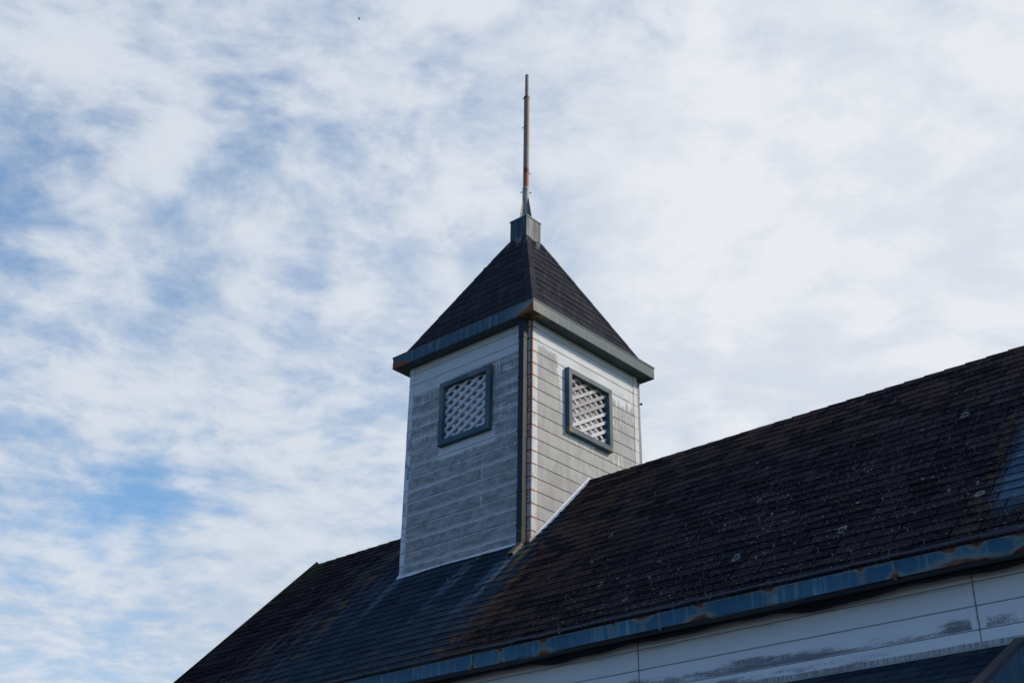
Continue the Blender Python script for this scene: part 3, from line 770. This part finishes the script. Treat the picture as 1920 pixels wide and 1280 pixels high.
clap(pw_, 'x', LX1-.2+.017, 1, YW-1.3, YW-.02, -Z0+.02, LZ-1.3*LT-.13, -2.787, .163)
clap(pw_, 'x', LX0+.2-.017, -1, YW-1.3, YW-.02, -Z0+.02, LZ-1.3*LT-.13, -2.787, .163)
pw_.build('porch_wall', [M['siding_main'], M['deck']], bld)

# ================================================================== the tower on the ridge
tw = empty('roof_tower', (0, 0, -1.1))
tag(tw, 'square weathered clapboard roof tower with pyramid shingle cap, lattice vents and rusty spire pole', 'tower')
body = MB()
hole = [(-.345, .345, .56, 1.235)]
C = 1.0; CW = .915
ZB = -1.12
clap(body, 'y', -C, -1, -CW, CW, ZB, ZS+.01, JT, JS, holes=[(-.40, .40, .50, 1.30)], m=0)
clap(body, 'x', C, 1, -CW, CW, ZB, ZS+.01, JT, JS, holes=[(-.40, .40, .50, 1.30)], m=1)
clap(body, 'y', C, 1, -CW, CW, ZB, ZS+.01, JT, JS, m=0)
clap(body, 'x', -C, -1, -CW, CW, ZB, ZS+.01, JT, JS, m=1)
# inner shell with openings on the two visible sides
def shell(mb, axis, c, sgn, m):
    o0, o1, z0, z1 = -.345, .345, .56, 1.235
    def bx(a, b, za, zb):
        lo_, hi_ = sorted((c-sgn*.017, c-sgn*.045))
        if axis == 'y': mb.box(a, b, lo_, hi_, za, zb, m)
        else: mb.box(lo_, hi_, a, b, za, zb, m)
    e = .955 if axis == 'x' else .98
    bx(-e, o0, ZB, ZS); bx(o1, e, ZB, ZS); bx(o0, o1, ZB, z0); bx(o0, o1, z1, ZS)
for ax, c_, sg in (('y', -C, -1), ('y', C, 1), ('x', C, 1), ('x', -C, -1)): shell(body, ax, c_, sg, 2)
body.build('wall', [M['siding_shade'], M['siding_sun'], M['groove']], tw)
# corner pieces, one board high each, wrapped round the corner
for sx, sy in ((1, -1), (-1, -1), (1, 1), (-1, 1)):
    c = MB(); k0 = -2
    for k in range(-2, 18):
        zt = min(JT-k*JS, ZS+.006); zb = max(JT-(k+1)*JS, ZB)
        if zt-zb < .01: continue
        g_ = .0034; o_ = C+.004+(random.random()-.5)*.002; i_ = C-.018; w0 = CW+.003
        ring = [(w0, i_), (w0, o_), (o_-.008, o_), (o_, o_-.008), (o_, w0), (i_, w0), (i_, i_)]
        c.loft([[(sx*a, sy*b, zb+g_+i2) for a, b in ring] for i2 in (0,)]+[[(sx*a, sy*b, zt-g_) for a, b in ring]])
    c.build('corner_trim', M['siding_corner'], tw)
# soffit, fascia gutter, drip edge
s_ = MB()
s_.box(-WE+.01, WE-.01, -WE+.01, -C-.02, ZS, ZS+.012); s_.box(-WE+.01, WE-.01, C+.02, WE-.01, ZS, ZS+.012)
s_.box(-WE+.01, -C-.02, -C-.02, C+.02, ZS, ZS+.012); s_.box(C+.02, WE-.01, -C-.02, C+.02, ZS, ZS+.012)
s_.box(-C-.02, C+.02, -C-.02, C+.02, ZS+.006, ZS+.012)
s_.build('soffit', M['soffit'], tw)
f_ = MB()
def ringbox(mb, prof, wav=0):        # prof: list of (half size, z) cross-section, swept round the square
    cs = [(-1, -1), (1, -1), (1, 1), (-1, 1)]
    for i in range(4):
        a, b = cs[i], cs[(i+1) % 4]; n = 14; rings = []
        for j in range(n+1):
            f = j/n; rr = []
            for h, z in prof:
                w = wav*math.sin(f*9+i*2)*(1 if 0 < j < n else 0)
                p = Vector((a[0]*h, a[1]*h, z)).lerp(Vector((b[0]*h, b[1]*h, z)), f)
                nrm = Vector((a[0]+b[0], a[1]+b[1], 0)).normalized()
                rr.append(p+nrm*w)
            rings.append(rr)
        mb.loft(rings, caps=False)
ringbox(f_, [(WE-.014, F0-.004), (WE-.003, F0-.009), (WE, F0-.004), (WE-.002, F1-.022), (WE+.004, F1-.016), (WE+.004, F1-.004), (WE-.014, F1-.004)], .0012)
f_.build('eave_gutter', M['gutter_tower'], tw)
d_ = MB(); ringbox(d_, [(WE-.10, F1-.002), (WE+.006, F1-.002), (WE+.008, F1+.006), (WE-.10, F1+.010)], .0015)
d_.build('drip_edge', M['drip'], tw)
# pyramid roof
HP = B0-F1; pr_ = MB()
run = WP-WB; SLp = math.hypot(run, HP)
ex = (F1+.0)
for ang in range(4):
    ca_, sa_ = math.cos(ang*math.pi/2), math.sin(ang*math.pi/2)
    rot = lambda v: Vector((v[0]*ca_-v[1]*sa_, v[0]*sa_+v[1]*ca_, v[2]))
    O = rot((0, -WP, F1)); A = rot((1, 0, 0)); B = rot((0, run/SLp, HP/SLp)); N = rot((0, -HP/SLp, run/SLp))
    shingles(pr_, O, A, B, N, lambda s: -(WP-run*s/SLp), lambda s: (WP-run*s/SLp), SLp, SLp/13, .26, .42, off=.004)
    pr_.face([rot((-WP, -WP, F1)), rot((WP, -WP, F1)), rot((WB, -WB, B0)), rot((-WB, -WB, B0))], 1)
pr_.face([(-WP, -WP, F1-.001), (-WP, WP, F1-.001), (WP, WP, F1-.001), (WP, -WP, F1-.001)], 1)
pro = pr_.build('roof', [M['shingle_tower'], M['deck']], tw)
for sx, sy in ((1, -1), (-1, -1), (1, 1), (-1, 1)):
    h = MB(); n = 6
    for k in range(n):
        f0 = k/n; f1 = (k+1)/n+.012; f1 = min(f1, 1)
        def sec(f, up):
            r = WP-run*f; z = F1+HP*f; w = .085*(1-.15*f)
            w = min(w, r*.9)
            e = .016+up
            return [(sx*(r-w), sy*(r+e*.85), z+e*.5), (sx*(r+e*.8), sy*(r+e*.8), z+e*.6), (sx*(r+e*.85), sy*(r-w), z+e*.5),
                    (sx*(r-.03-w), sy*(r-.03), z-.0), (sx*(r-.05), sy*(r-.05), z-.0), (sx*(r-.03), sy*(r-.03-w), z-.0)]
        def sec2(f, up):
            q = sec(f, up); return [q[0], q[1], q[2], q[5], q[4], q[3]]
        h.loft([sec2(f0, .0035), sec2(f1, .0)])
    h.build('hip_cap', M['shingle_tower'], pro)
# sheet-metal box and its lid
bx = MB(); bx.box(-WB, WB, -WB, WB, B0-.02, B1-.02)
for sx in (-.01,):                                      # standing seam on each face
    bx.box(sx-.003, sx+.003, -WB-.003, -WB, B0+.005, B1-.03); bx.box(WB, WB+.002, .03, .034, B0+.005, B1-.03)
# apron following the pyramid
bxo = bx.build('spire_box', M['lead'], tw)
ap = MB(); rr = WB+.006
ringbox(ap, [(WB+.0015, B0+.012), (WB+.012, B0-.012), (WB+.013, B0-.018), (WB-.01, B0-.02)]); ap.build('apron', M['cap'], bxo)
ld = MB(); ld.box(-WB-.008, WB+.008, -WB-.008, WB+.008, B1-.024, B1-.004); ld.hexa([(-WB, -WB, B1-.004), (WB, -WB, B1-.004), (WB, WB, B1-.004), (-WB, WB, B1-.004), (-.04, -.04, B1+.010), (.04, -.04, B1+.010), (.04, .04, B1+.010), (-.04, .04, B1+.010)])
ld.build('lid', M['cap'], bxo)
# spire pole
mp = MB(); mp.tube([(0, 0, 4.50), (0, 0, 6.055)], .0395, 20)
mp.tube([(0, 0, 6.05), (0, 0, 6.45), (0, 0, 6.459)], [.0265, .0265, .021], 16)
mast = mp.build('spire_pole', M['mast'], tw, smooth=True)
sl = MB(); sl.tube([(0, 0, B1-.01), (0, 0, 4.515), (0, 0, 4.522)], [.0465, .0465, .042], 20); sl.build('sleeve', M['sleeve'], mast, smooth=True)
cl = MB(); cl.tube([(0, 0, 6.02), (0, 0, 6.03), (0, 0, 6.062), (0, 0, 6.070)], [.040, .0425, .0425, .034], 20); cl.build('collar', M['mast'], mast, smooth=True)
for dx_, dy_ in ((1, 0), (-1, 0), (0, 1), (0, -1)):
    f = MB(); tx, ty = -dy_*.004, dx_*.004
    P = [(.044, 4.33), (.044, B1), (.118, B1), (.052, 4.33)]
    f.loft([[(dx_*r+tx, dy_*r+ty, z) for r, z in P], [(dx_*r-tx, dy_*r-ty, z) for r, z in P]]); f.build('gusset', M['fin'], mast)
for zz_, (bx_, by_), r0, r1 in ((4.44, (.707, .707), -.068, .068), (4.452, (.707, -.707), -.062, .062), (4.75, (.707, .707), .03, .052), (6.03, (.707, .707), -.052, -.03), (5.52, (.707, .707), -.052, -.03), (5.52, (.6, -.8), .03, .046), (6.03, (.3, -.95), .03, .050)):
    b = MB(); D_ = Vector((bx_, by_, 0))
    b.tube([D_*r0+Vector((0, 0, zz_)), D_*r1+Vector((0, 0, zz_))], .005, 8)
    for e in (r0, r1):
        if abs(e) > .045: b.tube([D_*(e-.006)+Vector((0, 0, zz_)), D_*(e+.006)+Vector((0, 0, zz_))], .009, 6)
    b.build('bolt', M['dark'], mast)
# ---- lattice vents
def window(axis, c, sgn, lat_mat):
    wz0, wz1, wu = .482, 1.302, .411; iz0, iz1, iu = .556, 1.232, .343
    def P(u, d, z): return (u, c+sgn*d, z) if axis == 'y' else (c+sgn*d, u, z)
    wroot = MB()
    # backing panel behind the lattice is the vent itself
    a, b = P(-iu-.02, -.062, iz0-.02), P(iu+.02, -.050, iz1+.02)
    wroot.box(*sorted((a[0], b[0])), *sorted((a[1], b[1])), *sorted((a[2], b[2])))
    w = wroot.build('vent', M['backing'], tw)
    oc = [(-wu, wz0), (wu, wz0), (wu, wz1), (-wu, wz1)]; ic = [(-iu, iz0), (iu, iz0), (iu, iz1), (-iu, iz1)]
    fr = MB(); g_ = .0008
    for i in range(4):
        j = (i+1) % 4; rings = []
        for (o, n_) in ((oc[i], ic[i]), (oc[j], ic[j])):
            o = Vector(o); n_ = Vector(n_); e = (Vector(oc[j])-Vector(oc[i])).normalized()*(g_ if o == Vector(oc[i]) else -g_)
            L_ = lambda f: (o.lerp(n_, f)+e)
            rings.append([P(*p[:1], d, p[1]) for p, d in ((L_(0), -.017), (L_(0), .052), (L_(.10), .060), (L_(.90), .060), (L_(1.0), .054), (L_(1.0), -.086), (L_(.85), -.086), (L_(.85), -.017))])
        fr.loft(rings)
    fo = fr.build('frame', M['frame'], w)
    for (u, z) in ((-.377, 1.02), (-.377, .60), (.377, 1.15), (.377, .68), (0, 1.267), (0, .518)):
        sc = MB(); a = Vector(P(u, .058, z)); b = Vector(P(u, .0635, z)); sc.tube([a, b], .0075, 8); sc.build('screw', M['cap'], fo)
    # two crossed layers of slats, clipped to the opening
    for layer, (dr_, dep, mt) in enumerate(((1, .006, lat_mat), (-1, -.010 if axis == 'x' else -.008, M['lattice_back'] if axis == 'x' else lat_mat))):
        lt = MB(); sp_, w_ = .0975, (.042 if axis == 'y' else .038); k = -20
        r2 = math.sqrt(.5); cz = (iz0+iz1)/2; U, Zh = iu+.004, (iz1-iz0)/2+.004
        while k < 20:
            off_ = k*sp_+(.03 if layer else 0)+random.uniform(-.003, .003); k += 1
            th = dr_*rad(30.5)+random.uniform(-.012, .012)
            D_ = Vector((math.cos(th), math.sin(th))); N_ = Vector((-D_.y, D_.x))
            poly = [N_*(off_-w_/2)-D_*1.2, N_*(off_-w_/2)+D_*1.2, N_*(off_+w_/2)+D_*1.2, N_*(off_+w_/2)-D_*1.2]
            for ax_, lim in ((0, U), (0, -U), (1, Zh), (1, -Zh)):
                out = []; sgn_ = 1 if lim > 0 else -1
                for i in range(len(poly)):
                    p, q = poly[i], poly[(i+1) % len(poly)]
                    pi_, qi_ = sgn_*p[ax_] <= sgn_*lim, sgn_*q[ax_] <= sgn_*lim
                    if pi_: out.append(p)
                    if pi_ != qi_: f = (lim-p[ax_])/(q[ax_]-p[ax_]); out.append(p.lerp(q, f))
                poly = out
                if not poly: break
            if len(poly) < 3: continue
            dd = dep+random.uniform(-.0015, .0015)
            lt.loft([[P(p.x, dd-.006, p.y+cz) for p in poly], [P(p.x, dd+.006, p.y+cz) for p in poly]])
        lt.build('lattice', mt, w)
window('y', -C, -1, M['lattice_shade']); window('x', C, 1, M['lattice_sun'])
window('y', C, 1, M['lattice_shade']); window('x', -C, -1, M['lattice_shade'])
# ---- downpipes
def pipe(x0, x1, y0, y1, z0, z1, mat):
    m_ = MB()
    zs = [z1, 1.46, .95, .2, -.42, z0]; zs = [z for z in zs if z1 >= z >= z0]
    for i in range(len(zs)-1):
        e = .0 if i % 2 else .0022
        a, b, c_, d__ = x0-e, x1+e, y0-e, y1+e; r = .006
        ring = [(a+r, c_), (b-r, c_), (b, c_+r), (b, d__-r), (b-r, d__), (a+r, d__), (a, d__-r), (a, c_+r)]
        m_.loft([[(p, q, zs[i]+(.01 if i % 2 else 0)) for p, q in ring], [(p, q, zs[i+1]) for p, q in ring]])
    return m_.build('downpipe', mat, tw, smooth=True)
pp = pipe(.886, .960, -1.100, -1.022, -1.015, ZS+.002, M['pipe'])
for zb in (1.46, .95, .30, -.42, -.80):
    b = MB(); b.box(.872, .886-.0025, -1.075, -1.0, zb-.011, zb+.011); b.box(.874, .972, -1.1045, -1.1025, zb-.007, zb+.007); b.box(.9625, .9645, -1.103, -1.0, zb-.007, zb+.007)
    b.build('bracket', M['pipe'], pp)
# open spout kicked out down the slope
sp_o = MB()
def rect(cx, cy, cz, d, h=.037, w=.037):
    d = Vector(d).normalized(); sx_ = Vector((1, 0, 0)); up = sx_.cross(d).normalized(); c_ = Vector((cx, cy, cz))
    return [c_-sx_*w-up*h, c_+sx_*w-up*h, c_+sx_*w+up*h, c_-sx_*w+up*h]
r1 = rect(.923, -1.061, -.995, (0, 0, -1), .041, .039); r2 = rect(.923, -1.068, -1.03, (0, -.35, -1), .041, .039); r3 = rect(.923, -1.11, -1.075, (0, -1, -1), .040, .039); r4 = rect(.923, -1.21, -1.175, (0, -1, -1), .040, .039)
i4 = rect(.923, -1.211, -1.176, (0, -1, -1), .035, .034); i3 = rect(.923, -1.09, -1.055, (0, -1, -1), .035, .034)
sp_o.loft([r1, r2, r3, r4, i4, i3], caps=False); sp_o.face(i3[::-1], 1)  # black plate inside the mouth stands for the dark hollow
sp_o.build('spout', [M['spout'], M['deck']], pp)
pb = pipe(.895, .968, 1.022, 1.098, -1.0, ZS+.002, M['pipe_back'])
b = MB(); b.box(.972, .985, 1.098, 1.125, 1.385, 1.405); b.tube([(.955, 1.115, 1.395), (.985, 1.115, 1.395)], .011, 8); b.build('bracket', M['dark'], pb)
# ---- base flashing
fb = MB()
n = 30; rings = []
for j in range(n+1):
    xx = -1.012+(.875+1.012)*j/n; k_ = .0015*math.sin(xx*11)
    rings.append([(xx, -C+.002, -.945), (xx, -C-.010+k_, -.947), (xx, -C-.020+k_, -.998), (xx, -C-.040, -1.024), (xx, -C-.040, -1.031), (xx, -C+.002, -1.02)])
fb.loft(rings)
# kicked left end
fb.hexa([(-1.012, -1.04, -1.034), (-1.012, -1.0, -1.02), (-1.012, -.97, -.95), (-1.012, -.99, -.96), (-1.055, -1.075, -1.058), (-1.055, -1.03, -1.03), (-1.02, -.97, -.95), (-1.02, -.99, -.96)])
for sx in (1, -1):
    for sy in (-1, 1):
        n = 12; rings = []
        for j in range(n+1):
            y_ = 1.02*(1-j/n); z_ = -y_*TP
            rings.append([(sx*(C-.002), sy*y_, z_+.066), (sx*(C+.010), sy*y_, z_+.062), (sx*(C+.014), sy*y_, z_+.042), (sx*(C+.045), sy*y_, z_+.030), (sx*(C+.045), sy*y_, z_+.020), (sx*(C-.002), sy*y_, z_+.020)])
        fb.loft(rings)
fb.box(.985, 1.03, -1.035, -.99, -1.03, -.985)
fb.build('base_flashing', M['flashing'], tw)

# ------------------------------------------------------------------ bird
bc = Vector((-26.75, 18.30, 35.96))
bd = empty('bird', bc); tag(bd, 'tiny dark bird flying high in the sky left of the spire', 'bird')
b = MB(); d_ = Vector((.8, .5, -.25)).normalized()
b.tube([bc-d_*.07, bc-d_*.05, bc-d_*.01, bc+d_*.035, bc+d_*.055, bc+d_*.07], [.004, .012, .020, .018, .011, .003], 8)
bo = b.build('bird_body', M['dark'], bd, smooth=True)
side = d_.cross(Vector((0, 0, 1))).normalized(); up = side.cross(d_)
for sg in (-1, 1):
    w = MB(); th = up*.003
    pts = [bc+d_*.03, bc+side*sg*.06+up*.035+d_*.03, bc+side*sg*.12+up*.025-d_*.025, bc+side*sg*.06+up*.025-d_*.01, bc-d_*.015]
    w.loft([[p-th for p in pts], [p+th for p in pts]]); w.build('wing', M['dark'], bd)
